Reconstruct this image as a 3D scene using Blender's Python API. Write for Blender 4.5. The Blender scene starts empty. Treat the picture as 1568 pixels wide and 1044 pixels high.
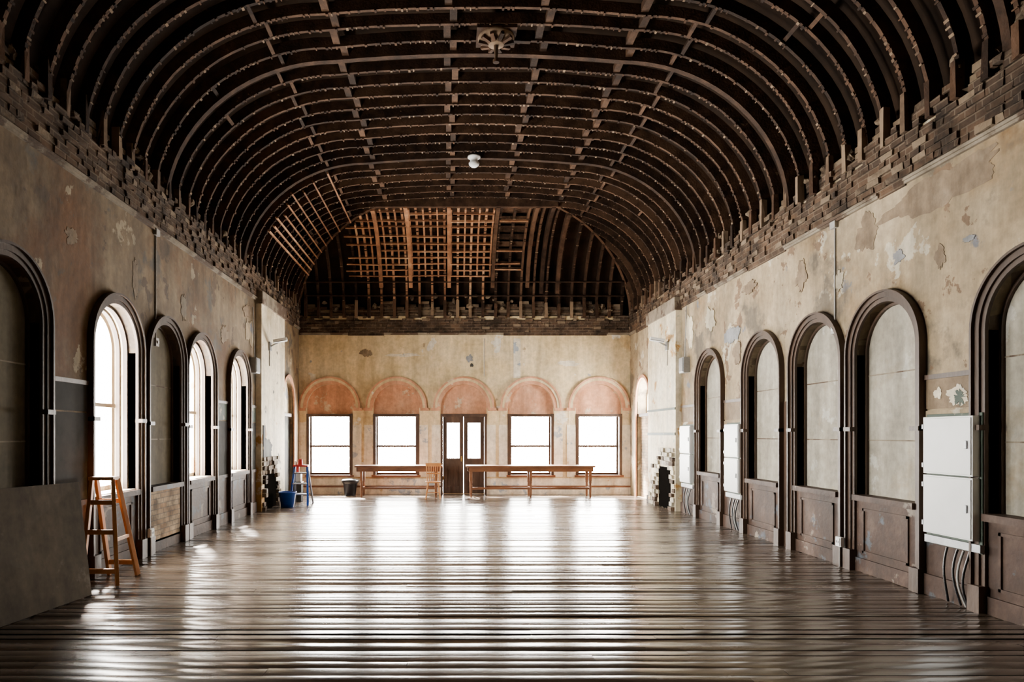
import bpy, math, random, bmesh
from mathutils import Vector, Matrix, noise
random.seed(7)
XL,XR,D,YB=-4.3,5.09,19.35,-3.0
XC=(XL+XR)/2
R,Z0,H=2.55,5.05,2.27
Z1=Z0+H
TH=0.35
SC=bpy.context.scene
COL=SC.collection

# ---------------------------------------------------------------- materials
def N(nt,t,x=0,y=0): 
    n=nt.nodes.new(t); n.location=(x,y); return n
def mulnoise(nt,tc,out,scale,stretch,lo,hi,loc,a=.35,b=.65):
    L=nt.links
    mp=N(nt,'ShaderNodeMapping'); mp.inputs['Scale'].default_value=stretch; mp.inputs['Location'].default_value=loc
    L.new(tc.outputs['Object'],mp.inputs['Vector'])
    nz=N(nt,'ShaderNodeTexNoise'); nz.inputs['Scale'].default_value=scale; nz.inputs['Detail'].default_value=8; nz.inputs['Roughness'].default_value=0.65
    L.new(mp.outputs[0],nz.inputs['Vector'])
    mr=N(nt,'ShaderNodeMapRange'); mr.inputs['From Min'].default_value=a; mr.inputs['From Max'].default_value=b; mr.inputs['To Min'].default_value=lo; mr.inputs['To Max'].default_value=hi
    L.new(nz.outputs['Fac'],mr.inputs['Value'])
    mx=N(nt,'ShaderNodeMix'); mx.data_type='RGBA'; mx.blend_type='MULTIPLY'; mx.inputs[0].default_value=1
    L.new(out,mx.inputs[6]); L.new(mr.outputs[0],mx.inputs[7]); return mx.outputs[2]
def mat(name,ramp,scale=1.5,detail=6,stretch=(1,1,1),rough=0.8,bump=0.0,bscale=20,patches=(),spec=0.3,metal=0.0,island=0.0,rvar=0.0,distort=0.0,plaster=False):
    m=bpy.data.materials.new(name); m.use_nodes=True; nt=m.node_tree; L=nt.links
    b=nt.nodes['Principled BSDF']
    tc=N(nt,'ShaderNodeTexCoord'); mp=N(nt,'ShaderNodeMapping'); mp.inputs['Scale'].default_value=stretch
    L.new(tc.outputs['Object'],mp.inputs['Vector'])
    nz=N(nt,'ShaderNodeTexNoise'); nz.inputs['Scale'].default_value=scale; nz.inputs['Detail'].default_value=detail; nz.inputs['Roughness'].default_value=0.62
    nz.inputs['Distortion'].default_value=distort
    L.new(mp.outputs[0],nz.inputs['Vector'])
    cr=N(nt,'ShaderNodeValToRGB')
    while len(cr.color_ramp.elements)<len(ramp): cr.color_ramp.elements.new(0.5)
    for e,(p,c) in zip(cr.color_ramp.elements,ramp): e.position=p; e.color=(*c,1)
    fac=nz.outputs['Fac']
    if island>0:
        g=N(nt,'ShaderNodeNewGeometry'); ma=N(nt,'ShaderNodeMath'); ma.operation='MULTIPLY_ADD'
        ma.inputs[1].default_value=island; 
        sub=N(nt,'ShaderNodeMath'); sub.operation='SUBTRACT'; sub.inputs[1].default_value=island/2
        L.new(fac,sub.inputs[0]); L.new(g.outputs['Random Per Island'],ma.inputs[0]); L.new(sub.outputs[0],ma.inputs[2]); fac=ma.outputs[0]
    L.new(fac,cr.inputs[0]); out=cr.outputs[0]
    for i,(col,ps,th,soft) in enumerate(patches):
        mp2=N(nt,'ShaderNodeMapping'); mp2.inputs['Location'].default_value=(13.7*(i+1),5.1*i,7.7*(i+2)); mp2.inputs['Scale'].default_value=stretch
        L.new(tc.outputs['Object'],mp2.inputs['Vector'])
        n2=N(nt,'ShaderNodeTexNoise'); n2.inputs['Scale'].default_value=ps; n2.inputs['Detail'].default_value=9; n2.inputs['Roughness'].default_value=0.62
        L.new(mp2.outputs[0],n2.inputs['Vector'])
        c2=N(nt,'ShaderNodeMapRange'); c2.inputs['From Min'].default_value=th; c2.inputs['From Max'].default_value=th+soft
        L.new(n2.outputs['Fac'],c2.inputs['Value'])
        mx=N(nt,'ShaderNodeMix'); mx.data_type='RGBA'
        L.new(c2.outputs[0],mx.inputs[0]); L.new(out,mx.inputs[6]); mx.inputs[7].default_value=(*col,1); out=mx.outputs[2]
    if plaster:
        out=mulnoise(nt,tc,out,2.2,(1.5,1.5,.22),.66,1.12,(3,1,9))
        out=mulnoise(nt,tc,out,9,(1,1,1),.78,1.08,(31,11,2))
    L.new(out,b.inputs['Base Color'])
    b.inputs['Roughness'].default_value=rough; b.inputs['Metallic'].default_value=metal
    b.inputs['Specular IOR Level'].default_value=spec
    if rvar>0:
        mr=N(nt,'ShaderNodeMapRange'); mr.inputs['From Min'].default_value=0.3; mr.inputs['From Max'].default_value=0.7
        mr.inputs['To Min'].default_value=rough-rvar; mr.inputs['To Max'].default_value=rough+rvar
        L.new(nz.outputs['Fac'],mr.inputs['Value']); L.new(mr.outputs[0],b.inputs['Roughness'])
    if bump>0:
        n3=N(nt,'ShaderNodeTexNoise'); n3.inputs['Scale'].default_value=bscale; n3.inputs['Detail'].default_value=4
        L.new(mp.outputs[0],n3.inputs['Vector'])
        bp=N(nt,'ShaderNodeBump'); bp.inputs['Strength'].default_value=bump; bp.inputs['Distance'].default_value=0.02
        L.new(n3.outputs['Fac'],bp.inputs['Height']); L.new(bp.outputs[0],b.inputs['Normal'])
    return m
def brickmat(name,c1,c2,mortar,scale=4.2):
    m=bpy.data.materials.new(name); m.use_nodes=True; nt=m.node_tree; L=nt.links; b=nt.nodes['Principled BSDF']
    tc=N(nt,'ShaderNodeTexCoord'); sp=N(nt,'ShaderNodeSeparateXYZ'); L.new(tc.outputs['Object'],sp.inputs[0])
    ad=N(nt,'ShaderNodeMath'); ad.operation='ADD'; L.new(sp.outputs[0],ad.inputs[0]); L.new(sp.outputs[1],ad.inputs[1])
    cb=N(nt,'ShaderNodeCombineXYZ'); L.new(ad.outputs[0],cb.inputs[0]); L.new(sp.outputs[2],cb.inputs[1])
    br=N(nt,'ShaderNodeTexBrick'); br.inputs['Scale'].default_value=scale; br.inputs['Color1'].default_value=(*c1,1); br.inputs['Color2'].default_value=(*c2,1); br.inputs['Mortar'].default_value=(*mortar,1)
    br.inputs['Mortar Size'].default_value=0.03; br.inputs['Brick Width'].default_value=0.95; br.inputs['Row Height'].default_value=0.32
    L.new(cb.outputs[0],br.inputs['Vector'])
    out=mulnoise(nt,tc,br.outputs['Color'],2.2,(1,1,1),.28,1.45,(0,0,0))
    L.new(out,b.inputs['Base Color'])
    b.inputs['Roughness'].default_value=0.9; b.inputs['Specular IOR Level'].default_value=0.2
    bp=N(nt,'ShaderNodeBump'); bp.inputs['Strength'].default_value=0.6; bp.inputs['Distance'].default_value=0.02; bp.invert=True
    L.new(br.outputs['Fac'],bp.inputs['Height']); L.new(bp.outputs[0],b.inputs['Normal'])
    return m
def plain(name,c,rough=0.5,metal=0.0,var=0.15,spec=0.4):
    lo=tuple(v*(1-var) for v in c); hi=tuple(min(1,v*(1+var)) for v in c)
    return mat(name,[(0.35,lo),(0.65,hi)],scale=8,rough=rough,metal=metal,spec=spec)

M={}
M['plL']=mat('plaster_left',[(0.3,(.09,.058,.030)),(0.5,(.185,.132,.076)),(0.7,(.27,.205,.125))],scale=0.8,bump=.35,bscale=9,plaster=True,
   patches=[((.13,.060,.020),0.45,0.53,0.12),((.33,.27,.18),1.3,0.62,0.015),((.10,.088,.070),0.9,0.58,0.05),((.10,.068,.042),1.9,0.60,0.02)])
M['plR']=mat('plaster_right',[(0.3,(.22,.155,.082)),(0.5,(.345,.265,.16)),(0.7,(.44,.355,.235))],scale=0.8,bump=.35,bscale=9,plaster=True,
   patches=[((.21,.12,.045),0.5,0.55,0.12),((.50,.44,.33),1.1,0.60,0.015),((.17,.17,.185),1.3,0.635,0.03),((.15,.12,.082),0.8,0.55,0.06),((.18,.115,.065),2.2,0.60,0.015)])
M['plRl']=mat('plaster_right_pale',[(0.3,(.34,.29,.20)),(0.6,(.47,.41,.30))],scale=2,bump=.35,bscale=9,plaster=True)
M['plF']=mat('plaster_far',[(0.3,(.56,.41,.205)),(0.5,(.68,.53,.305)),(0.7,(.73,.60,.39))],scale=0.9,bump=.35,bscale=9,plaster=True,
   patches=[((.44,.28,.115),0.7,0.58,0.1),((.72,.67,.56),1.2,0.62,0.015),((.34,.33,.33),1.8,0.68,0.03),((.40,.29,.17),2.4,0.67,0.015)])
M['plP']=mat('plaster_pilaster',[(0.3,(.54,.44,.27)),(0.5,(.70,.61,.43)),(0.7,(.78,.70,.53))],scale=1.5,bump=.5,bscale=6,plaster=True,
   patches=[((.44,.24,.07),1.0,0.60,0.03),((.08,.07,.06),1.6,0.64,0.02),((.16,.26,.22),1.8,0.67,0.03)])
M['salmon']=mat('salmon_distemper',[(0.3,(.48,.215,.11)),(0.55,(.60,.305,.18)),(0.75,(.63,.38,.245))],scale=1.6,plaster=True,
   patches=[((.62,.47,.32),2.3,0.61,0.04),((.36,.18,.10),1.8,0.64,0.08)])
M['cream']=mat('cream_paint',[(0.3,(.64,.55,.40)),(0.6,(.80,.72,.57))],scale=2.5,plaster=True,patches=[((.36,.39,.42),2.0,0.59,0.03),((.5,.34,.17),1.6,0.62,0.04),((.30,.23,.16),2.6,0.68,0.02)])
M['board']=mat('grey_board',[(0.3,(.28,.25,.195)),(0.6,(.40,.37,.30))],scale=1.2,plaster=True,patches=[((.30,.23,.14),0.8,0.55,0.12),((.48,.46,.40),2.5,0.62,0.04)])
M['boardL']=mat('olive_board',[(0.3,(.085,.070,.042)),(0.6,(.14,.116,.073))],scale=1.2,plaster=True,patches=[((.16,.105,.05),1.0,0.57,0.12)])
M['bare']=mat('bare_plaster',[(0.3,(.14,.095,.055)),(0.6,(.24,.175,.11)),(0.75,(.32,.25,.17))],scale=2.2,bump=.5,bscale=14,plaster=True)
M['blueg']=mat('old_blue_paint',[(0.3,(.19,.19,.19)),(0.6,(.27,.275,.285))],scale=3,plaster=True)
M['case']=mat('casing_wood',[(0.3,(.024,.013,.007)),(0.55,(.052,.028,.016)),(0.75,(.098,.058,.036))],scale=3,stretch=(1,1,.3),rough=.5,bump=.2,spec=.35,
   patches=[((.30,.24,.16),3.5,0.67,0.03)])
M['dado']=mat('dado_wood',[(0.3,(.032,.018,.012)),(0.55,(.062,.035,.024)),(0.75,(.12,.078,.058))],scale=2,rough=.65,bump=.2,plaster=True,spec=.2,
   patches=[((.23,.19,.15),1.8,0.60,0.04),((.07,.08,.095),2.1,0.59,0.04)])
M['slate']=mat('slate_paint',[(0.3,(.016,.016,.015)),(0.6,(.038,.037,.035))],scale=2,rough=.8,spec=.12,patches=[((.07,.075,.058),1.2,0.57,0.06),((.26,.23,.18),2.4,0.66,0.02)])
M['green']=mat('green_paint',[(0.3,(.04,.055,.044)),(0.6,(.075,.098,.08))],scale=2,rough=.7,spec=.2,patches=[((.3,.27,.2),2.0,0.6,0.05)])
M['mold']=mat('cornice_grey',[(0.3,(.10,.076,.050)),(0.6,(.23,.19,.14))],scale=3,bump=.3,patches=[((.07,.043,.027),1.1,0.50,0.04)])
M['rib']=mat('rib_wood',[(0.3,(.014,.007,.0037)),(0.5,(.036,.0185,.0102)),(0.72,(.080,.042,.023))],scale=4,rough=.8,bump=.4,bscale=30,island=.4,spec=.12,
   patches=[((.13,.082,.047),9,0.67,0.04)])
M['ribl']=mat('lath_remnant',[(0.3,(.07,.040,.021)),(0.7,(.18,.12,.072))],scale=6,rough=.85,island=.5)
M['redb']=mat('batten_red',[(0.3,(.12,.050,.021)),(0.6,(.30,.14,.065)),(0.8,(.46,.27,.15))],scale=3,rough=.8,island=.4)
M['plug']=mat('plaster_lump',[(0.3,(.05,.032,.019)),(0.6,(.16,.115,.073))],scale=5,rough=.9,bump=.6,bscale=25,island=.5)
M['roof']=mat('roof_boards',[(0.3,(.007,.004,.0025)),(0.6,(.020,.011,.006))],scale=2,rough=.9,spec=.1)
M['floor']=mat('floor_boards',[(0.25,(.045,.030,.020)),(0.5,(.082,.058,.041)),(0.75,(.145,.108,.080))],scale=1.6,stretch=(.35,2.2,1),detail=8,rough=.225,rvar=.08,spec=.85,island=.22,bump=.10,bscale=5)
M['sub']=plain('subfloor_dark',(.01,.008,.006),.9)
M['brick']=brickmat('brick_brown',(.085,.050,.029),(.045,.028,.018),(.115,.084,.057))
M['brickw']=brickmat('brick_limewash',(.44,.33,.21),(.30,.185,.10),(.2,.16,.12))
M['white']=mat('enamel_white',[(0.3,(.66,.67,.66)),(0.6,(.74,.75,.74))],scale=2,rough=.4,patches=[((.5,.42,.3),3,0.72,0.04)])
M['sash']=mat('sash_cream',[(0.3,(.50,.41,.28)),(0.6,(.62,.53,.39))],scale=3,rough=.6,patches=[((.30,.18,.10),2,0.60,0.06)])
M['table']=mat('table_wood',[(0.3,(.075,.026,.010)),(0.6,(.17,.07,.030))],scale=4,stretch=(.3,1,1),rough=.45,spec=.3)
M['tableg']=plain('table_grey',(.30,.30,.29),.5)
M['pine']=mat('pine_orange',[(0.3,(.34,.13,.03)),(0.6,(.48,.21,.065))],scale=4,rough=.5)
M['ply']=mat('sheet_board',[(0.3,(.070,.054,.037)),(0.6,(.10,.081,.057))],scale=1.3,rough=.85,spec=.15,plaster=True,patches=[((.14,.118,.09),2,0.62,0.04)])
M['blue']=plain('blue_plastic',(.01,.07,.38),.35,var=.1)
M['red']=plain('red_plastic',(.45,.02,.02),.4,var=.1)
M['black']=plain('black_plastic',(.012,.012,.014),.35)
M['hshade']=plain('hearth_shade',(.004,.0035,.003),1.0,spec=.0)  # near-black colour painting the shade inside hearth openings that have no real recess
M['metal']=plain('grey_metal',(.30,.31,.32),.45,metal=.6)
M['cable']=plain('cable_grey',(.34,.33,.31),.6)
M['brass']=plain('brass',(.5,.35,.12),.35,metal=.9)

# ---------------------------------------------------------------- mesh builder
class MB:
    def __init__(s): s.v=[];s.f=[];s.m=[];s.sm=[];s.ms=[]
    def mi(s,k):
        if k not in s.ms: s.ms.append(k)
        return s.ms.index(k)
    def add(s,vs,fs,k,smooth=False):
        o=len(s.v); s.v+= [tuple(v) for v in vs]; i=s.mi(k)
        for f in fs: s.f.append([a+o for a in f]); s.m.append(i); s.sm.append(smooth)
    def box(s,x0,x1,y0,y1,z0,z1,k):
        vs=[(x,y,z) for x in(x0,x1) for y in(y0,y1) for z in(z0,z1)]
        s.add(vs,[(0,1,3,2),(4,6,7,5),(0,4,5,1),(2,3,7,6),(0,2,6,4),(1,5,7,3)],k)
    def mbox(s,mp,a0,a1,b0,b1,c0,c1,k,jit=0):
        vs=[mp(a,b,c) for a in(a0,a1) for b in(b0,b1) for c in(c0,c1)]
        if jit: vs=[tuple(q+random.uniform(-jit,jit) for q in v) for v in vs]
        s.add(vs,[(0,1,3,2),(4,6,7,5),(0,4,5,1),(2,3,7,6),(0,2,6,4),(1,5,7,3)],k)
    def lump(s,c,rx,ry,rz,k):
        bm=bmesh.new(); bmesh.ops.create_icosphere(bm,subdivisions=2,radius=1)
        sd=random.random()*50
        vs=[]
        for v in bm.verts:
            f=1+.75*noise.noise(v.co*1.3+Vector((sd,0,0)))+.25*noise.noise(v.co*3.5+Vector((0,sd,0)))
            vs.append((c[0]+v.co.x*rx*f,c[1]+v.co.y*ry*f,c[2]+v.co.z*rz*f))
        s.add(vs,[tuple(v.index for v in f.verts) for f in bm.faces],k); bm.free()
    def beam(s,p,q,w,h,k,up=(0,0,1)):
        p=Vector(p);q=Vector(q);d=(q-p).normalized();u=Vector(up)
        if abs(d.dot(u))>.98: u=Vector((0,1,0))
        a=d.cross(u).normalized();b=a.cross(d).normalized()
        vs=[c+a*i*w/2+b*j*h/2 for c in(p,q) for i,j in((-1,-1),(1,-1),(1,1),(-1,1))]
        s.add(vs,[(3,2,1,0),(4,5,6,7),(0,1,5,4),(1,2,6,5),(2,3,7,6),(3,0,4,7)],k)
    def cyl(s,p,q,r0,k,r1=None,n=12):
        r1=r0 if r1 is None else r1
        p=Vector(p);q=Vector(q);d=(q-p).normalized();u=Vector((0,0,1)) if abs(d.z)<.95 else Vector((1,0,0))
        a=d.cross(u).normalized();b=a.cross(d)
        vs=[c+(a*math.cos(t)+b*math.sin(t))*r for c,r in((p,r0),(q,r1)) for t in[2*math.pi*i/n for i in range(n)]]
        s.add(vs,[(i,(i+1)%n,n+(i+1)%n,n+i) for i in range(n)],k,True)
        s.add(vs,[tuple(range(n))[::-1],tuple(range(n,2*n))],k)
    def tube(s,pts,r,k,n=8):
        for p,q in zip(pts,pts[1:]): s.cyl(p,q,r,k,n=n)
    def lathe(s,c,prof,k,n=28,jit=0):
        c=Vector(c);vs=[]
        for r,z in prof:
            for i in range(n):
                t=2*math.pi*i/n; rr=r*(1+jit*(random.random()-.5)); vs.append(c+Vector((rr*math.cos(t),rr*math.sin(t),z)))
        fs=[(j*n+i,j*n+(i+1)%n,(j+1)*n+(i+1)%n,(j+1)*n+i) for j in range(len(prof)-1) for i in range(n)]
        s.add(vs,fs,k,True)
    def prism(s,mp,poly,c0,c1,k):
        n=len(poly); vs=[mp(a,b,c0) for a,b in poly]+[mp(a,b,c1) for a,b in poly]
        s.add(vs,[tuple(range(n))[::-1],tuple(range(n,2*n))]+[(i,(i+1)%n,n+(i+1)%n,n+i) for i in range(n)],k)
    def blob(s,mp,a,b,ra,rb_,k,c=.005,sd=0,rag=.55,n=64):
        ring=[]
        for i in range(n):
            t=2*math.pi*i/n; u=Vector((math.cos(t),math.sin(t),sd*3.7))
            f=max(.25,1+rag*noise.noise(u*1.6)+rag*.5*noise.noise(u*5)+rag*.25*noise.noise(u*13))
            ring.append((a+ra*f*math.cos(t),b+rb_*f*math.sin(t)))
        vs=[mp(a,b,c)]+[mp(p,q,c) for p,q in ring]+[mp(p,q,0) for p,q in ring]
        fs=[(0,1+i,1+(i+1)%n) for i in range(n)]+[(1+i,1+n+i,1+n+(i+1)%n,1+(i+1)%n) for i in range(n)]
        s.add(vs,fs,k)
    def band(s,mp,ac,hi,ho,z0,zs,c0,c1,k,n=28):
        def path(h): return [(ac-h,z0)]+[(ac-h*math.cos(math.pi*i/n),zs+h*math.sin(math.pi*i/n)) for i in range(n+1)]+[(ac+h,z0)]
        P=path(hi);Q=path(ho);vs=[];m=len(P)
        for (a,b),(c,d) in zip(P,Q): vs+=[mp(a,b,c0),mp(a,b,c1),mp(c,d,c1),mp(c,d,c0)]
        fs=[]
        for i in range(m-1):
            for j in range(4): fs.append((4*i+j,4*i+(j+1)%4,4*i+4+(j+1)%4,4*i+4+j))
        fs+=[(0,1,2,3),(4*m-4,4*m-1,4*m-2,4*m-3)]
        s.add(vs,fs,k)
    def done(s,name,parent=None,bevel=0):
        me=bpy.data.meshes.new(name); me.from_pydata(s.v,[],s.f)
        for k in s.ms: me.materials.append(M[k])
        me.polygons.foreach_set('material_index',s.m); me.polygons.foreach_set('use_smooth',s.sm); me.update()
        bm=bmesh.new(); bm.from_mesh(me); bmesh.ops.recalc_face_normals(bm,faces=bm.faces); bm.to_mesh(me); bm.free()
        o=bpy.data.objects.new(name,me); COL.objects.link(o)
        if parent: o.parent=parent
        if bevel:
            b=o.modifiers.new('bev','BEVEL'); b.width=bevel; b.segments=2; b.limit_method='ANGLE'
        return o
ML=lambda a,b,c:(XL+c,a,b)
MR=lambda a,b,c:(XR-c,a,b)
MF=lambda a,b,c:(a,D-c,b)
def archpoly(ac,h,z0,zs,n=28):
    return [(ac+h,z0)]+[(ac+h*math.cos(math.pi*i/n),zs+h*math.sin(math.pi*i/n)) for i in range(n+1)]+[(ac-h,z0)]
def holed(mb,mp,outer,holes,k,th=TH):
    cu=bpy.data.curves.new('tmp','CURVE'); cu.dimensions='2D'; cu.fill_mode='BOTH'; cu.extrude=th/2
    for poly in [outer]+holes:
        sp=cu.splines.new('POLY'); sp.points.add(len(poly)-1)
        for p,(a,b) in zip(sp.points,poly): p.co=(a,b,0,1)
        sp.use_cyclic_u=True
    ob=bpy.data.objects.new('tmp',cu); COL.objects.link(ob)
    bpy.context.view_layer.update()
    me=bpy.data.meshes.new_from_object(ob.evaluated_get(bpy.context.evaluated_depsgraph_get()))
    mb.add([mp(v.co.x,v.co.y,v.co.z-th/2) for v in me.vertices],[tuple(p.vertices) for p in me.polygons],k)
    bpy.data.objects.remove(ob); bpy.data.meshes.remove(me)

# ---------------------------------------------------------------- openings
SILL,HI,HO=0.93,0.56,0.70
Lw=[8.76,11.7,13.8]; Lb=[6.58,10.27,4.35,2.8,1.2]
Rb=[13.36,11.1,9.47,7.99,5.9,3.7,2.2]
SPRL={6.58:2.86,8.76:2.81,10.27:2.78,11.7:2.75,13.8:2.72}
def spr(mp,a): return SPRL.get(a,2.84) if mp is ML else 2.69
NI=18.05
FX=[-3.43,-1.54,0.37,2.27,4.2]
FS=2.47; FH=0.65
def rect(a0,a1,b0,b1): return [(a0,b0),(a1,b0),(a1,b1),(a0,b1)]
wl=MB()
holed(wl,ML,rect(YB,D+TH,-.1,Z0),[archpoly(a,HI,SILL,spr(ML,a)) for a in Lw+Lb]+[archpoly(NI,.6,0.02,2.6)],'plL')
for i,(a,z,ra,rz,k) in enumerate(((7.75,3.95,.14,.08,'bare'),(9.3,3.85,.08,.25,'bare'),(11.0,3.75,.12,.2,'plR'),(13.0,3.6,.22,.16,'bare'),(14.6,3.9,.25,.3,'plR'),(14.4,4.3,.3,.12,'bare'))): wl.blob(ML,a,z,ra,rz,k,c=.003+.0015*i,sd=i+1)
wl.done('wall_left')
wr=MB()
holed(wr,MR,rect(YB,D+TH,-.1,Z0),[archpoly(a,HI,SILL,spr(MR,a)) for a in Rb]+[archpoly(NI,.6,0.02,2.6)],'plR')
for i,(a,z,ra,rz,k) in enumerate(((7.15,4.26,.80,.17,'bare'),(8.35,4.18,.20,.22,'bare'),(7.1,3.55,.07,.12,'bare'),(7.75,3.72,.10,.07,'blueg'),(6.7,3.62,.08,.03,'blueg'),(8.95,3.7,.10,.14,'plRl'),
    (9.9,4.0,.16,.18,'bare'),(12.35,3.5,.28,.15,'blueg'),(12.1,3.15,.15,.2,'bare'),(14.5,3.9,.2,.35,'plP'),(11.6,4.2,.3,.10,'bare'),(13.4,3.95,.25,.25,'plRl'))): wr.blob(MR,a,z,ra,rz,k,c=.003+.0012*i,sd=i+20)
wr.done('wall_right')
wf=MB()
holes=[]
for i,x in enumerate(FX):
    holes.append(archpoly(x,FH,0.02 if i==2 else .55,FS))
holed(wf,MF,rect(XL-TH+.001,XR+TH-.001,-.1,Z0),holes,'plF')
wf.mbox(MF,1.78,1.98,3.3,4.42,.001,.006,'cream')
for i,(a,z,ra,rz,k) in enumerate(((.55,3.85,.09,.11,'blueg'),(.60,3.66,.05,.06,'slate'),(-2.4,4.0,.16,.10,'bare'),(-1.3,3.95,.5,.05,'cream'),(3.3,3.7,.3,.08,'cream'))): wf.blob(MF,a,z,ra,rz,k,c=.004+.001*i,sd=i+40)
wf.cyl(MF(.95,4.42,.02),MF(.95,3.35,.02),.010,'cable')
wf.done('wall_far')
wb=MB(); wb.box(XL-TH,XR+TH,YB-TH,YB,-.1,8.2,'plL'); wb.done('wall_back')

# ---------------------------------------------------------------- floor
fl=MB(); W=.142; y=YB
while y<D+.1:
    tilt=random.gauss(0,.036); cup=random.choice([1,1,1,-1])*random.uniform(.05,.24)
    w=min(W,D+.14-y); x=XL-.12-random.random()*3
    while x<XR+.1:
        ln=random.uniform(2.6,4.8); x0=max(x,XL-.12); x1=min(x+ln-.003,XR+.12); x+=ln
        if x1-x0<.05: continue
        nx=max(2,int((x1-x0)/.2)); vs=[]; ns=8; tl=tilt+random.gauss(0,.012); off=random.uniform(0,.0015); gp=.011 if random.random()<.09 else .002
        cu=cup*random.uniform(.75,1.2)
        for i in range(nx+1):
            xx=x0+(x1-x0)*i/nx
            for j in range(ns+1):
                t=j/ns; yy=y+gp+t*(w-.002-gp)
                zz=off+tl*(t-.5)*w+cu*w*.25*(1-(2*t-1)**2)+.003*noise.noise((xx*1.3,y*3,0))
                vs.append((xx,yy,zz))
        fs=[(i*(ns+1)+j,(i+1)*(ns+1)+j,(i+1)*(ns+1)+j+1,i*(ns+1)+j+1) for i in range(nx) for j in range(ns)]
        fl.add(vs,fs,'floor',True)
    y+=W
fl.box(XL-.12,XR+.12,YB,D+.12,-.09,-.016,'sub')
fl.done('floor')

# ---------------------------------------------------------------- vault
def ell(s,o=0.0,ho=0.0):
    r=R+o; q=max(0,min(r,s+o)); return Z0+(H+ho)*math.sqrt(max(0,1-((r-q)/r)**2))
hw=(XR-XL)/2-R
def rise(x): return .10*max(0,1-((x-XC)/hw)**2)
cl=MB()
A=[math.radians(90*i/14) for i in range(15)]
o=.24; r2=R+o
xs=[XL+R-r2*math.cos(a) for a in A]+[XL+R+(XR-XL-2*R)*i/8 for i in range(1,8)]+[XR-R+r2*math.cos(a) for a in reversed(A)]
ys=[YB-.3+(D-R-YB+.3)*i/10 for i in range(10)]+[D-R+r2*math.cos(a) for a in reversed(A)]
vs=[]
for yy in ys:
    for xx in xs:
        s=min(xx-XL,XR-xx,D-yy); z=ell(s,o,o)
        if s>=R-1e-6 : z=Z1+o+(rise(xx) if yy<D-R else 0)
        vs.append((xx,yy,z))
nx=len(xs)
fs=[(j*nx+i,j*nx+i+1,(j+1)*nx+i+1,(j+1)*nx+i) for j in range(len(ys)-1) for i in range(nx-1)]
cl.add(vs,fs,'roof')
cl.done('ceiling')

rb=MB()
def sweep(P,Nn,Wd,w,dep,k,inset=0):
    vs=[];Wd=Vector(Wd)
    for p,n in zip(P,Nn):
        p=Vector(p);n=Vector(n)
        a=p-n*inset; b=p+n*dep
        vs+=[a-Wd*w/2,a+Wd*w/2,b+Wd*w/2,b-Wd*w/2]
    m=len(P); fs=[]
    for i in range(m-1):
        for j in range(4): fs.append((4*i+j,4*i+(j+1)%4,4*i+4+(j+1)%4,4*i+4+j))
    fs+=[(0,1,2,3),(4*m-1,4*m-2,4*m-3,4*m-4)]
    rb.add(vs,fs,k)
def quarter(smax):
    amax=math.acos(max(0,min(1,(R-min(smax,R))/R))); n=max(3,int(18*amax/(math.pi/2)))
    out=[]
    for i in range(n+1):
        a=amax*i/n; s=R-R*math.cos(a); z=Z0+H*math.sin(a)
        ns=-math.cos(a)/R; nz=math.sin(a)/H; l=math.hypot(ns,nz); out.append((s,z,ns/l,nz/l))
    return out
def crumbs(P,Nn,Wd,w,prob=.6,step=.075):
    Wd=Vector(Wd)
    for (p,q),n in zip(zip(P,P[1:]),Nn):
        p=Vector(p);q=Vector(q);n=Vector(n);L=(q-p).length;t=0;d=(q-p)/max(L,1e-6)
        while t<L-.02:
            if random.random()<prob:
                c=p+d*t; ln=random.uniform(.012,.035); h=random.uniform(.006,.022); ww=w*random.uniform(.7,1.5)
                rb.add([c+d*e*ln+Wd*f*ww/2-n*g for e in(0,1) for f in(-1,1) for g in(0,h)],[(0,1,3,2),(4,6,7,5),(0,4,5,1),(2,3,7,6),(0,2,6,4),(1,5,7,3)],'rib' if random.random()<.7 else 'ribl')
            t+=step
SP=.385
ribY=[]; y=YB+.2
while y<D-.15: ribY.append(y); y+=SP
for y in ribY:
    smax=min(R,D-y); jit=random.gauss(0,.018)
    q=quarter(smax)
    Lp=[(XL+s,y+jit,z) for s,z,_,_ in q]; Ln=[(a,0,b) for _,_,a,b in q]
    Rp=[(XR-s,y+jit,z) for s,z,_,_ in q]; Rn=[(-a,0,b) for _,_,a,b in q]
    w=.05; dep=.15
    if smax>=R:
        cx=[XL+R+(XR-XL-2*R)*i/10 for i in range(1,10)]
        P=Lp+[(x,y+jit,Z1+rise(x)) for x in cx]+Rp[::-1]; Nn=Ln+[(0,0,1)]*9+Rn[::-1]
        P=[(a+.015*noise.noise((a*1.2,b*3,c)),b+.03*noise.noise((a*.5,b*5,c)),c+.016*noise.noise((a,b*3,c))) for a,b,c in P]
        sweep(P,Nn,(0,1,0),w,dep,'rib'); 
        if y>3: crumbs(P,Nn,(0,1,0),w)
    else:
        sweep(Lp,Ln,(0,1,0),w,dep,'rib'); sweep(Rp,Rn,(0,1,0),w,dep,'rib')
        crumbs(Lp,Ln,(0,1,0),w); crumbs(Rp,Rn,(0,1,0),w)
x=XL+.2; farX=[]
while x<XR-.15: farX.append(x); x+=SP*.93
for x in farX:
    smax=min(R,x-XL,XR-x)
    q=quarter(smax); P=[(x,D-s,z) for s,z,_,_ in q]; Nn=[(0,-a,b) for _,_,a,b in q]
    sweep(P,Nn,(1,0,0),.055,.14,'redb' if -2.6<x<1.2 and len(q)>9 else 'rib'); crumbs(P,Nn,(1,0,0),.055,.35)
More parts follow.
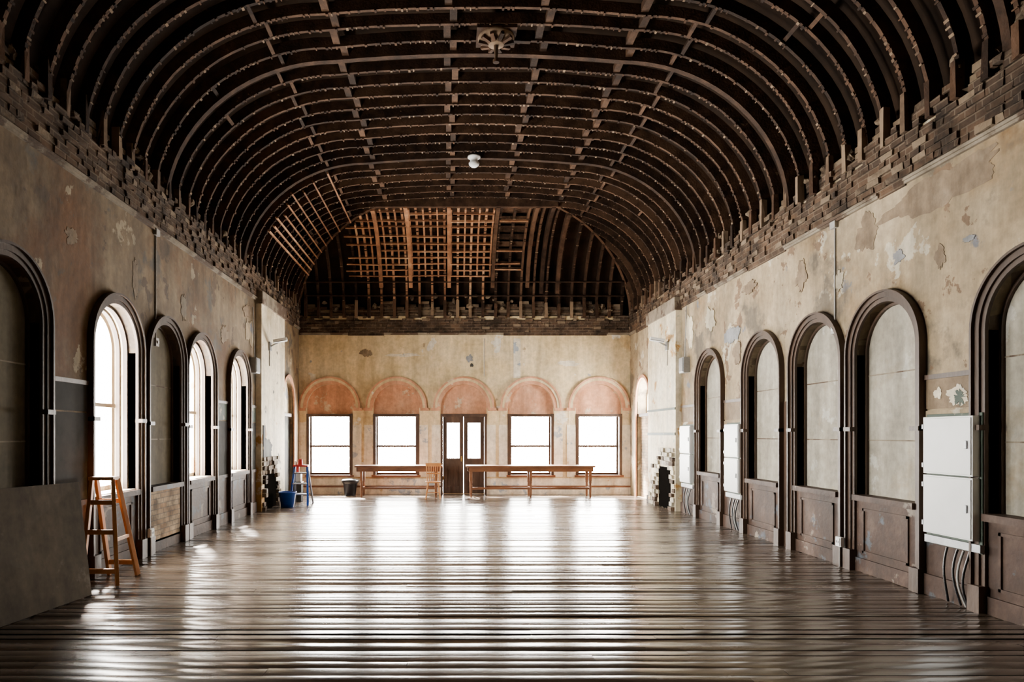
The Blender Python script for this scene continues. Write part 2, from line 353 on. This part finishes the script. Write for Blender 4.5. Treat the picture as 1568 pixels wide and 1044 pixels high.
for sx,x0 in((1,XL),(-1,XR)):
    q=quarter(R); P=[(x0+sx*s,D-s,z) for s,z,_,_ in q]; k=.7071
    sweep(P,[(sx*a*k,-a*k,b) for _,_,a,b in q],(k*sx,k,0),.07,.16,'rib')
rb.box(XL+R-.1,XR-R+.1,D-R-.05,D-R+.05,Z1-.03,Z1+.2,'rib')
for y in(6.2,10.25,14.1):
    q=quarter(R)
    Lp=[(XL+s,y,z) for s,z,_,_ in q]; Ln=[(a,0,b) for _,_,a,b in q]
    Rp=[(XR-s,y,z) for s,z,_,_ in q]; Rn=[(-a,0,b) for _,_,a,b in q]
    cx=[XL+R+(XR-XL-2*R)*i/10 for i in range(1,10)]
    sweep(Lp+[(x,y,Z1+rise(x)) for x in cx]+Rp[::-1],Ln+[(0,0,1)]*9+Rn[::-1],(0,1,0),.10,.2,'rib',inset=.03)
for side in(-1,1):
    for deg,pr in((46,.15),(72,1.0)):
        a=math.radians(deg); s=R-R*math.cos(a)
        for i,(y0,y1) in enumerate(zip(ribY,ribY[1:])):
            if y1>D-s or random.random()>pr: continue
            dz=.05*(1 if i%2 else -1)+random.gauss(0,.02)
            a2=a+dz/2.4; s2=R-R*math.cos(a2); x2=XL+s2 if side<0 else XR-s2; z2=Z0+H*math.sin(a2)
            nx=-math.cos(a2)*(1 if side<0 else -1)
            rb.beam((x2+nx*.06,y0+.02,z2+.04),(x2+nx*.06,y1-.02,z2+.04),.05,.09,'rib',up=(nx,0,math.sin(a2)))
for xx in(-1.62,0.0,1.32,2.62):
    for i,(y0,y1) in enumerate(zip(ribY,ribY[1:])):
        if y1>D-R: continue
        x2=xx+(.045 if i%2 else -.045)+random.gauss(0,.012)
        rb.box(x2-.05,x2+.05,y0+.02,y1-.02,Z1+rise(x2)+.02,Z1+rise(x2)+.12,'rib')
def fz(z):
    a=math.asin(min(.999,(z-Z0)/H)); return a,D-(R-R*math.cos(a))
def hrow(xa,xb,z,k,w=.06,gap=.1):
    a_,yy=fz(z); s=D-yy
    a=max(xa,XL+s+.03)+random.uniform(0,gap); b=min(xb,XR-s-.03)-random.uniform(0,gap)
    if b-a<.1: return
    rb.beam((a,yy-.02,z-.012),(b,yy-.02,z-.012+random.gauss(0,.01)),.03,w,k,up=(0,math.cos(a_),math.sin(a_)))
z=6.12
while z<7.3:
    for xa,xb in((-2.9,-1.95),(-1.95,-1.12),(-1.12,-.05),(-.02,1.15),(1.2,2.0)):
        if random.random()<(.12 if xb<1.5 else .55): continue
        hrow(xa,xb,z+random.gauss(0,.012),'redb')
    z+=.145 if z<7 else .08
for z in(5.62,5.98): hrow(-4.1,4.9,z,'rib',.09,.02)
for x in [a+SP*.465 for a in farX if -2.7<a<1.2]:
    za=random.choice([6.1,6.1,6.4]); a0=math.asin((za-Z0)/H)
    q=[(R-R*math.cos(t),Z0+H*math.sin(t),-math.cos(t),math.sin(t)) for t in [a0+(1.5-a0)*i/10 for i in range(11)] if R-R*math.cos(t)<min(x-XL,XR-x)]
    if len(q)>2: sweep([(x,D-s,z) for s,z,_,_ in q],[(0,-a,b) for _,_,a,b in q],(1,0,0),.04,.05,'redb',inset=.03)
for x,k in ((-1.95,'redb'),(-1.12,'redb'),(-.04,'redb'),(1.18,'rib'),(2.15,'rib'),(2.55,'rib'),(3.0,'rib')):
    q=[t for t in quarter(min(R,x-XL,XR-x)) if t[1]>Z0+.6]
    if len(q)>2: sweep([(x,D-s,z) for s,z,_,_ in q],[(0,-a,b) for _,_,a,b in q],(1,0,0),.10,.12,k,inset=.05)
z=6.15
while z<7.2:
    a=math.asin((z-Z0)/H); s=R-R*math.cos(a)
    y1=D-s-.05; y0=15.0+random.uniform(-.25,.25)-(z-6.15)*.6
    rb.beam((XL+s+.02,y0,z-.015),(XL+s+.02,y1,z-.015),.03,.06,'redb',up=(-math.cos(a),0,math.sin(a)))
    z+=.13
z=6.2
while z<7.25:
    a_,yy=fz(z); b_,yy2=fz(z+.10)
    for xa,xb in((-2.5,-.4),(-.3,1.2),(1.3,2.3)):
        if random.random()<.4: continue
        s=D-yy; a=max(xa,XL+s+.1); b=min(xb,XR-s-.1)
        if b-a<.2: continue
        n=Vector((0,math.cos(a_),math.sin(a_)))*.15
        rb.add([(a,yy+n.y,z+n.z),(b,yy+n.y,z+n.z),(b,yy2+n.y,z+.1+n.z),(a,yy2+n.y,z+.1+n.z)],[(0,1,2,3)],'rib')
    z+=.13
for mp,arr,zz,hh in((ML,ribY,.24,.2),(MR,ribY,.05,.25),(MF,farX,.0,.42)):
    for a0,a1 in zip(arr,arr[1:]):
        z=Z0-.05; top=Z0+zz+random.uniform(.5,1)*hh
        while z<top:
            rb.mbox(mp,a0+.035,a1-.035-(random.uniform(0,.12) if z>top-.1 else 0),z,z+.072,-.16,-.01+random.uniform(-.05,.015),'plug' if random.random()<.35 else 'brick',jit=.006)
            z+=.08
        rb.mbox(mp,a0-.04,a0+.04,Z0-.05+zz,Z0+zz+random.uniform(.12,.3)+hh*.5,-.02,.05+random.uniform(0,.03),'rib' if random.random()<.6 else 'ribl',jit=.008)
        for _ in range(random.choice([0,1,1,2])):
            m=random.uniform(a0,a1); z=Z0+zz+random.uniform(-.02,.20+hh)
            c=mp(m,z,random.uniform(-.06,.02)); w=random.uniform(.04,.09); h=random.uniform(.03,.08)
            rb.lump(c,(w if mp is MF else .05),(.05 if mp is MF else w),h,'plug')
rb.done('vault_ribs')

# frieze + cornice
for i,(mp,a0,a1,dz) in enumerate(((ML,YB,D,.14),(MR,YB,D,-.02),(MF,XL,XR,0))):
    t=MB()
    top=Z0+.03+(.24 if i==0 else (.05 if i==1 else -.02))
    z=4.60+dz; row=0
    t.mbox(mp,a0,a1,4.56+dz,top-.12,-.001,.025,'brick')
    while z<top:
        a=a0-.1*(row%2)
        while a<a1:
            w=.225*random.choice([1,1,1,.5])
            if random.random()<(.78 if z<top-.1 else .45): t.mbox(mp,max(a,a0),min(a+w-.012,a1),z,z+.068,.0,.028+random.uniform(0,.036),'plug' if random.random()<.16 else 'brick',jit=.007)
            a+=w
        z+=.078; row+=1
    a=a0
    while a<a1:
        w=random.uniform(.4,1.6); b=min(a+w,a1)
        if random.random()<.78:
            t.mbox(mp,a,b,4.515+dz,4.545+dz,-.001,.035,'mold'); t.mbox(mp,a,b,4.545+dz,4.575+dz,-.001,.055,'mold')
        else: t.mbox(mp,a,b,4.50+dz,4.57+dz,-.001,.02,'brick')
        a=b
    t.done('trim_%d'%(i+1))

# ---------------------------------------------------------------- pilasters
def pilaster(mp,dz,k='plP'):
    p=MB()
    p.mbox(mp,15.05,17.15,0,4.44+dz,0.001,.13,k); p.mbox(mp,15.0,17.2,4.44+dz,4.72+dz,0.001,.17,'mold')
    p.mbox(mp,16.4,17.17,0,.18,0.001,.16,'dado')
    return p
def rubble(p,mp,a0,a1,z1,seed,h0,h1,hz,ks):
    random.seed(seed)
    z=0
    while z<z1:
        a=a0+random.uniform(0,.06)
        lim=a1-(a1-a0)*.45*(z/z1)*random.uniform(.6,1.2)
        while a<lim:
            w=random.uniform(.14,.24); c=random.uniform(.15,.22)
            arch=.12*max(0,1-((a+w/2-(h0+h1)/2)/((h1-h0)/2))**2)
            if not(z<hz-.12+arch and a+w>h0 and a<h1):
                p.mbox(mp,a,a+w-.012,z,z+.088,.002,c,random.choice(ks),jit=.009)
            a+=w
        z+=.1
p=pilaster(ML,.14); rubble(p,ML,15.1,16.7,1.1,3,15.35,16.2,.8,['brick','plug','plug','mold'])
p.mbox(ML,15.30,16.25,.01,.8,.13,.15,'hshade'); p.mbox(ML,15.15,15.3,1.1,1.9,.12,.15,'slate'); p.blob(ML,15.6,1.35,.3,.25,'slate',c=.135,sd=70); p.done('pilaster')  # flat black panel paints the dark depth of the left hearth opening
p=pilaster(MR,0); rubble(p,MR,15.08,16.9,1.35,5,15.42,16.15,.95,['plRl','plRl','board','mold','plP','brick'])
p.mbox(MR,15.38,16.2,.01,.95,.13,.15,'hshade'); p.mbox(MR,15.05,17.15,1.68,1.74,.13,.15,'green'); p.mbox(MR,15.05,17.15,2.25,2.3,.13,.15,'green'); p.done('pilaster.001')  # right hearth opening: shade painted as a flat black panel, nothing hollowed out
random.seed(11)

# ---------------------------------------------------------------- casings, blind arches, windows
def casing(t,mp,a,z0=0.0):
    S=spr(mp,a)
    t.band(mp,a,HI,HI+.05,z0,S,-.10,.035,'case')
    t.band(mp,a,HI+.05,HO-.03,z0,S,-.001,.055,'case')
    t.band(mp,a,HO-.03,HO-.005,z0,S,-.001,.085,'case')
    t.band(mp,a,HI-.035,HI-.005,SILL,S,-.16,-.10,'case')
    for sg in(-1,1):
        t.mbox(mp,a+sg*(HI+.065)-.075,a+sg*(HI+.065)+.075,0,.26,-.001,.10,'case')
        t.mbox(mp,a+sg*(HI+.065)-.07,a+sg*(HI+.065)+.07,S-.95,S-.90,-.001,.095,'case')
def dado(t,mp,a,k='dado'):
    t.mbox(mp,a-HI,a+HI,0.02,SILL,-.04,.005,k)
    t.mbox(mp,a-HI,a+HI,SILL-.05,SILL+.02,-.16,.07,'dado')
    t.mbox(mp,a-HI,a+HI,0.0,.17,-.02,.03,k)
    for (p0,p1,q0,q1) in((-.42,.42,.24,.27),(-.42,.42,.76,.79)): t.mbox(mp,a+p0,a+p1,q0,q1,.0,.022,k)
    for p0 in(-.42,.39): t.mbox(mp,a+p0,a+p0+.03,.24,.79,.0,.022,k)
tn=4
def blind(mp,a,kb):
    global tn
    t=MB(); casing(t,mp,a); dado(t,mp,a)
    t.prism(mp,archpoly(a,HI,SILL,spr(mp,a)),-TH,-.13,kb)
    for z in(1.62,2.42): t.mbox(mp,a-HI,a+HI,z,z+.015,-.13,-.124,'mold')
    t.done('trim_%d'%tn); tn+=1
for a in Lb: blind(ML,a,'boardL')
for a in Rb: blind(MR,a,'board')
def portal(name,loc,rot,sx,sy):
    l=bpy.data.lights.new(name,'AREA'); l.shape='RECTANGLE'; l.size=sx; l.size_y=sy; l.cycles.is_portal=True
    o=bpy.data.objects.new(name,l); o.location=loc; o.rotation_euler=rot; COL.objects.link(o)
wn=1
for a in Lw:
    S=spr(ML,a)
    t=MB(); casing(t,ML,a); dado(t,ML,a)
    t.band(ML,a,HI-.035,HI-.001,SILL,S,-TH,-.16,'sash')
    t.band(ML,a,HI-.09,HI-.035,SILL,S,-TH+.02,-TH+.07,'sash')
    t.band(ML,a,HI-.065,HI-.035,SILL,S,-.24,-.19,'case')
    t.mbox(ML,a-HI+.035,a+HI-.035,SILL,SILL+.09,-TH+.02,-TH+.07,'sash')
    t.mbox(ML,a-HI+.035,a+HI-.035,2.06,2.11,-TH+.02,-TH+.09,'sash')
    t.mbox(ML,a-HI,a+HI,SILL-.02,SILL+.03,-TH,-.0,'sash')
    t.done('window_%d'%wn); wn+=1
    portal('window_portal',(XL-TH-.02,a,(SILL+S+HI)/2),(0,math.radians(-90),0),S+HI-SILL,2*HI)
t=MB(); t.band(ML,NI,.6,.68,0,2.6,-.02,.04,'salmon'); t.prism(ML,archpoly(NI,.6,2.25,2.6),-TH,-.12,'cream')
t.mbox(ML,NI-.6,NI+.6,0.02,2.2,-TH,-.1,'slate'); t.mbox(ML,NI-.6,NI+.6,2.18,2.26,-TH,-.03,'case'); t.done('trim_%d'%tn); tn+=1
t=MB(); t.band(MR,NI,.6,.68,0,2.6,-.02,.04,'salmon')
t.mbox(MR,NI-.6,NI+.6,0.02,2.2,-TH,-.1,'brickw'); t.mbox(MR,NI-.6,NI+.6,2.18,2.26,-TH,-.03,'case')
t.band(MR,NI,.54,.60,2.26,2.6,-TH+.02,-TH+.08,'sash'); t.mbox(MR,NI-.02,NI+.02,2.26,3.18,-TH+.03,-TH+.07,'sash'); t.done('window_%d'%wn); wn+=1
portal('window_portal',(XR+TH+.02,NI,2.73),(0,math.radians(90),0),.94,1.2)
for i,x in enumerate(FX):
    t=MB()
    t.band(MF,x,FH,FH+.10,FS-.02,FS,-.03,.03,'salmon'); t.band(MF,x,FH+.10,FH+.17,FS-.02,FS,-.001,.05,'plF'); t.band(MF,x,FH+.17,FH+.215,FS-.02,FS,-.001,.07,'salmon')
    t.prism(MF,archpoly(x,FH,2.27,FS),-TH,-.09,'salmon')
    for sg in(-1,1):
        t.mbox(MF,x+sg*.80-.12,x+sg*.80+.12,FS-.10,FS-.02,-.001,.07,'salmon')
        t.mbox(MF,x+sg*.76-.10,x+sg*.76+.10,FS-.9,FS-.10,-.001,.012,'plF')
        t.mbox(MF,x+sg*.78-.125,x+sg*.78+.125,.5,FS-.5,-.001,.02,'cream')
    t.done('trim_%d'%tn); tn+=1
    if i!=2:
        w=MB(); z0,z1=.55,2.20
        w.mbox(MF,x-FH,x-FH+.075,z0,z1+.08,-.2,.03,'case'); w.mbox(MF,x+FH-.075,x+FH,z0,z1+.08,-.2,.03,'case')
        w.mbox(MF,x-FH,x+FH,z1,z1+.075,-.2,.035,'case'); w.mbox(MF,x-FH-.04,x+FH+.04,z0-.06,z0,-.2,.08,'table')
        w.mbox(MF,x-FH+.075,x+FH-.075,z0,z0+.06,-.2,-.14,'case'); w.mbox(MF,x-FH+.075,x+FH-.075,1.335,1.39,-.2,-.12,'case')
        for sg in(-1,1): w.mbox(MF,x+sg*(FH-.095)-.02,x+sg*(FH-.095)+.02,z0,z1,-.2,-.15,'case')
        w.done('window_%d'%wn); wn+=1
        portal('window_portal',(x,D+TH+.02,1.38),(math.radians(-90),0,0),2*FH,1.66)
x=FX[2]; d=MB()
d.mbox(MF,x-FH,x-FH+.06,0,2.27,-.2,.03,'case'); d.mbox(MF,x+FH-.06,x+FH,0,2.27,-.2,.03,'case'); d.mbox(MF,x-FH,x+FH,2.2,2.28,-.2,.035,'case')
for s0 in(-1,1):
    a0=x+(.005 if s0>0 else -.585); a1=a0+.58
    d.mbox(MF,a0,a0+.115,.01,2.2,-.10,-.05,'case'); d.mbox(MF,a1-.115,a1,.01,2.2,-.10,-.05,'case')
    d.mbox(MF,a0+.115,a1-.115,2.03,2.2,-.10,-.05,'case'); d.mbox(MF,a0+.115,a1-.115,.85,1.02,-.10,-.05,'case'); d.mbox(MF,a0+.115,a1-.115,.01,.22,-.10,-.05,'case')
    d.mbox(MF,a0+.115,a1-.115,.22,.85,-.09,-.07,'case'); d.mbox(MF,a0+.16,a1-.16,.28,.79,-.08,-.055,'case')
d.cyl(MF(x-.06,1.0,-.05),MF(x-.06,1.0,.0),.022,'brass'); d.mbox(MF,x-.08,x-.04,.93,1.08,-.052,-.045,'brass'); d.mbox(MF,x-.62,x-.57,.4,.52,-.06,-.03,'brass')
d.done('door_1')
portal('door_portal',(x,D+TH+.02,1.5),(math.radians(-90),0,0),1.0,1.2)
t=MB(); t.mbox(MF,x-FH,x+FH,-.02,.012,-TH,.02,'dado'); t.done('trim_%d'%tn); tn+=1
b=MB()
for a0,a1 in((XL,FX[2]-FH),(FX[2]+FH,XR)):
    b.mbox(MF,a0,a1,0,.20,-.001,.03,'cream'); b.mbox(MF,a0,a1,.20,.25,-.001,.045,'table'); b.mbox(MF,a0,a1,.25,.45,-.001,.012,'cream')
b.done('baseboard_far')
def piers(name,mp,arr,k):
    b=MB()
    arr=sorted(arr)
    ed=[YB]+[v for a in arr for v in(a-HO,a+HO)]+[15.0]
    for e0,e1 in zip(ed[::2],ed[1::2]):
        if e1-e0<.3: 
            if e1-e0>.005: b.mbox(mp,e0,e1,0,2.2,-.001,.015,'case')
            continue
        e0+=.005; e1-=.005
        b.mbox(mp,e0,e1,0,.22,-.001,.04,k); b.mbox(mp,e0,e1,.22,.9,-.001,.012,k); b.mbox(mp,e0,e1,.88,.94,-.001,.035,'dado')
        b.mbox(mp,e0,e1,.94,1.38,-.001,.012,'slate' if mp is ML else 'dado')
        b.mbox(mp,e0,e1,1.38,1.95,-.001,.02,'slate' if mp is ML else 'plR')
        b.mbox(mp,e0,e1,1.97,2.28,-.001,.016,'green' if (mp is ML and e0>12) else ('slate' if mp is ML else 'bare'))
        b.mbox(mp,e0,e1,2.28,2.33,-.001,.035,'case')
    if mp is MR:
        b.blob(MR,6.82,2.08,.15,.10,'cream',c=.02,sd=81); b.blob(MR,6.80,2.08,.08,.07,'green',c=.023,sd=85,rag=1.0); b.blob(MR,7.1,2.12,.05,.06,'cream',c=.021,sd=88)
    b.done(name)
piers('baseboard_left',ML,Lw+Lb,'dado')
piers('baseboard_right',MR,Rb,'dado')
t=MB(); t.mbox(ML,10.27-.54,10.27+.5,.14,.90,.0,.03,'brickw'); t.done('trim_%d'%tn); tn+=1

# ---------------------------------------------------------------- objects
def first(base,_c={}):
    _c[base]=_c.get(base,-1)+1
    return base if _c[base]==0 else '%s.%03d'%(base,_c[base])
for (a0,a1) in((6.50,7.18),(11.80,12.40),(14.18,14.80)):
    c=MB(); z0,z1=.68,1.88
    c.mbox(MR,a0-.03,a1+.05,z0-.12,z1+.03,.02,.05,'green'); c.mbox(MR,a0-.04,a1+.04,z0-.11,z0-.03,.02,.08,'metal')
    c.mbox(MR,a0,a1,z0,z0+.60,.05,.12,'white'); c.mbox(MR,a0,a1,z0+.615,z1,.05,.12,'white')
    c.mbox(MR,a0+.015,a1-.015,z0+.015,z0+.585,.12,.13,'white'); c.mbox(MR,a0+.015,a1-.015,z0+.63,z1-.015,.12,.13,'white')
    for z in(z0+.3,z0+.92): c.mbox(MR,a0+.05,a0+.075,z-.04,z+.04,.13,.145,'metal')
    for z in(z0+.1,z0+.5,z0+.7,z1-.1): c.mbox(MR,a1-.02,a1+.005,z-.025,z+.025,.11,.135,'metal')
    for i,a in enumerate((.1,.18,.26,.4)):
        pts=[MR(a0+a+.05*math.sin(i+t*3)*t, z0-.12-t*(z0-.14), .07+.05*math.sin(t*3.1)) for t in [j/8 for j in range(9)]]
        c.tube(pts,.012,'cable' if i==1 else 'black')
    c.done(first('electrical_cabinet'),bevel=.004)
for mp,a,z0,z1 in((ML,9.93,3.1,4.62),(MR,9.02,3.15,4.45)):
    c=MB(); c.cyl(mp(a,z0,.012),mp(a,z1,.012),.011,'cable'); c.mbox(mp,a-.05,a+.05,z0-.12,z0,0.001,.04,'cable'); c.mbox(mp,a-.02,a+.02,z0-.08,z0-.04,.04,.055,'white'); c.mbox(mp,a-.06,a+.06,z1-.03,z1+.06,0.001,.05,'cable')
    c.done(first('wall_conduit'))
for mp,a in((ML,9.52),(MR,8.72)):
    c=MB(); c.mbox(mp,a-.06,a+.06,.27,.39,.101,.14,'white'); c.mbox(mp,a-.045,a+.045,.28,.38,.14,.15,'white')
    for q in(-.02,.02): c.mbox(mp,a+q-.006,a+q+.006,.315,.345,.15,.153,'black')
    c.cyl(mp(a,.01,.12),mp(a,.27,.12),.008,'cable'); c.done(first('power_socket'))
for mp,a in((ML,15.7),(MR,15.6)):
    c=MB(); z=3.72
    c.mbox(mp,a-.07,a+.07,z-.1,z+.1,.131,.17,'metal'); c.cyl(mp(a,z,.16),mp(a-.1,z+.08,.36),.02,'metal')
    h=Vector(mp(a-.12,z+.1,.42)); dx=Vector(mp(0,0,1))-Vector(mp(0,0,0))
    c.beam(h-Vector((0,.05,0))-dx*.15,h+Vector((0,.0,.06))+dx*.15,.22,.05,'white'); c.beam(h-dx*.15-Vector((0,.05,.035)),h+dx*.15+Vector((0,0,.025)),.18,.02,'tableg')
    c.mbox(mp,a-.01,a+.01,z-.45,z-.1,.131,.15,'cable')
    c.done(first('floodlight'),bevel=.005)
for mp,a in((ML,14.75),(MR,14.65)):
    c=MB(); c.mbox(mp,a-.14,a+.14,3.02,3.35,0.001,.14,'metal'); c.mbox(mp,a-.12,a+.12,3.04,3.33,.14,.155,'metal'); c.cyl(mp(a,3.35,.06),mp(a,4.45,.03),.012,'cable'); c.done(first('junction_box'),bevel=.006)
c=MB(); cx,cy,cz=.65,9.75,Z1+.07
c.lathe((cx,cy,cz-.14),[(0.001,0),(.10,0),(.13,.02),(.13,.05),(.20,.06),(.26,.09),(.26,.14),(.001,.14)],'ribl',n=24)
for i in range(10):
    t=2*math.pi*i/10; c.beam((cx+.11*math.cos(t),cy+.11*math.sin(t),cz-.12),(cx+.25*math.cos(t),cy+.25*math.sin(t),cz-.09),.05,.04,'rib')
c.beam((cx-.28,cy,cz-.0),(cx+.28,cy,cz-.0),.5,.05,'rib'); c.beam((cx-.06,cy,cz-.05),(cx+.5,cy+.1,cz-.02),.07,.04,'rib'); c.cyl((cx,cy,cz-.14),(cx,cy,cz-.34),.035,'ribl',r1=.02); c.cyl((cx,cy,cz-.34),(cx,cy,cz-.38),.045,'rib')
c.done('ceiling_boss')
c=MB(); c.lathe((.48,14.0,Z1-.02),[(.001,-.12),(.06,-.115),(.10,-.08),(.11,-.04),(.08,-.01),(.08,.06),(.13,.07),(.13,.1),(.001,.1)],'white'); c.done('ceiling_light')
def table(x0,x1,y0,y1,legs):
    c=MB(); z=.86
    c.box(x0,x1,y0,y1,z-.045,z,'table'); c.box(x0+.05,x1-.05,y0+.04,y0+.065,z-.16,z-.045,'table'); c.box(x0+.05,x1-.05,y1-.065,y1-.04,z-.16,z-.045,'table')
    for a in(x0+.05,x1-.075): c.box(a,a+.025,y0+.04,y1-.04,z-.16,z-.045,'table')
    for lx in legs:
        for ly in(y0+.08,y1-.08):
            c.box(lx-.035,lx+.035,ly-.035,ly+.035,.45,z-.04,'table'); c.lathe((lx,ly,0.006),[(.001,0),(.022,0),(.03,.06),(.034,.3),(.028,.36),(.038,.40),(.035,.45)],'table',n=12)
        c.box(lx-.02,lx+.02,y0+.08,y1-.08,.22,.27,'table')
    c.box(legs[0],legs[-1],y0+.065,y0+.095,.22,.28,'table')
    c.done(first('long_table'),bevel=.004)
table(-2.58,-.22,18.3,18.95,(-2.4,-.4)); table(.42,3.88,18.25,18.9,(.55,2.15,3.75))
c=MB(); X,Y=-.46,17.95
c.lathe((X,Y,.43),[(.001,0),(.19,0),(.205,.015),(.2,.035),(.001,.03)],'pine')
for sx in(-1,1):
    for sy in(-1,1): c.cyl((X+sx*.19,Y+sy*.19,.006),(X+sx*.13,Y+sy*.13,.44),.016,'pine',r1=.02)
    c.cyl((X+sx*.165,Y-.165,.17),(X+sx*.165,Y+.165,.17),.01,'pine')
    c.cyl((X+sx*.16,Y+.16,.45),(X+sx*.19,Y+.25,.9),.014,'pine')
c.cyl((X-.165,Y,.17),(X+.165,Y,.17),.01,'pine')
for i in range(5): c.cyl((X-.10+.05*i,Y+.17,.45),(X-.12+.06*i,Y+.245,.86),.009,'pine')
c.beam((X-.21,Y+.25,.89),(X+.21,Y+.25,.89),.025,.09,'pine'); c.beam((X-.18,Y+.21,.66),(X+.18,Y+.21,.66),.02,.035,'pine')
c.done('spindle_chair')
def bucket(x,y,r,h,k,name,full=None):
    c=MB(); c.lathe((x,y,.006),[(.001,0),(r*.72,0),(r*.96,h*.94),(r*1.03,h*.94),(r*1.03,h),(r*.95,h),(r*.70,.015),(.001,.015)],k,n=32)
    pts=[(x+r*math.cos(t),y-r*.3*math.sin(t),h*.96-r*.55*math.sin(t)+.006) for t in [math.pi*i/12 for i in range(13)]]
    c.tube(pts,.006,'metal')
    if full: full(c)
    c.done(name)
bucket(-3.80,15.9,.205,.36,'blue','bucket')
def bag(c): c.lathe((-2.79,18.95,.006),[(.17,.30),(.225,.36),(.24,.42),(.19,.45),(.10,.43),(.001,.40)],'black',n=24,jit=.18)
bucket(-2.79,18.95,.21,.42,'black','waste_bin',bag)
c=MB(); X,Y=-3.62,16.55
for sx in(-1,1):
    c.beam((X+sx*.22,Y-.30,.006),(X+sx*.15,Y-.03,.92),.05,.03,'blue'); c.beam((X+sx*.22,Y+.32,.006),(X+sx*.15,Y+.04,.92),.04,.025,'metal')
for i in range(3):
    t=.27*(i+1)/.92; c.box(X-.2+.07*t*.7,X+.2-.07*t*.7,Y-.36+.27*t,Y-.22+.27*t,.25*(i+1),.25*(i+1)+.03,'metal')
c.box(X-.18,X+.18,Y-.13,Y+.1,.92,.96,'red'); c.beam((X-.2,Y+.25,.25),(X+.2,Y+.25,.25),.02,.03,'metal')
c.cyl((X-.02,Y,.96),(X-.02,Y,1.10),.06,'red',r1=.05); c.cyl((X-.12,Y-.03,.96),(X-.12,Y-.03,1.05),.03,'white'); c.done('stepladder',bevel=.003)
c=MB(); X,Y=-3.86,17.3
c.box(X-.14,X+.1,Y-.12,Y+.12,.006,.5,'slate'); c.box(X-.12,X+.08,Y-.1,Y+.1,.5,.72,'metal'); c.cyl((X-.02,Y,.72),(X-.02,Y,.95),.05,'red'); c.box(X-.15,X+.11,Y-.13,Y+.13,.47,.5,'black'); c.done('tool_box_stack',bevel=.01)
c=MB(); Z=1.18
A0=[(-3.72,7.62),(-4.12,7.62),(-3.78,8.25),(-4.12,8.25)]
for (x0,y0),(x1,y1) in zip(A0,[(-3.90,7.88),(-4.14,7.88),(-3.90,7.98),(-4.14,7.98)]):
    c.beam((x0,y0,.006),(x1,y1,Z),.04,.055,'pine')
c.beam((-3.88,7.93,Z+.01),(-4.17,7.93,Z+.01),.16,.04,'pine')
for t in(.14,.5,.78):
    f=lambda i,t=t:(A0[i][0]+([-3.9,-4.14,-3.9,-4.14][i]-A0[i][0])*t, A0[i][1]+([7.88,7.88,7.98,7.98][i]-A0[i][1])*t, Z*t)
    c.beam(f(0),f(1),.03,.055,'pine')
    if t!=.5: c.beam(f(2),f(3),.03,.055,'pine')
c.beam((-3.80,7.75,.5),(-3.83,8.12,.5),.02,.04,'pine')
c.done('wooden_trestle',bevel=.003)
# leaning sheet board (far end reaches the trestle)
c=MB()
bf=Vector((-3.80,7.20,.006)); bn=Vector((-4.12,4.8,.006)); tf=Vector((-3.99,7.30,1.19)); tn_=Vector((-4.265,4.82,1.22))
nrm=(bn-bf).cross(tf-bf).normalized()*.018
if nrm.x<0: nrm=-nrm
vs=[bf,bn,tn_,tf]; vs=vs+[v+nrm for v in vs]
c.add(vs,[(0,1,2,3),(7,6,5,4),(0,4,5,1),(1,5,6,2),(2,6,7,3),(3,7,4,0)],'ply'); c.done('leaning_sheet_board',bevel=.003)

# ---------------------------------------------------------------- light
w=bpy.data.worlds.new('overcast_sky'); SC.world=w; w.use_nodes=True
bg=w.node_tree.nodes['Background']; bg.inputs[0].default_value=(1.0,.955,.88,1); bg.inputs[1].default_value=130
s=bpy.data.lights.new('sun','SUN'); s.energy=190; s.angle=.06; s.color=(1,.96,.9)
so=bpy.data.objects.new('sun',s); COL.objects.link(so); so.rotation_euler=Vector((.42,-.85,-1.0)).to_track_quat('-Z','Y').to_euler()
# ---------------------------------------------------------------- camera
cam=bpy.data.cameras.new('camera'); cam.lens=24; cam.sensor_width=36; cam.sensor_fit='HORIZONTAL'
cam.shift_x=94/1568; cam.shift_y=143/1568; cam.clip_start=.05
co=bpy.data.objects.new('camera',cam); COL.objects.link(co); co.location=(0,0,1.7); co.rotation_euler=(math.radians(90),0,0)
SC.camera=co
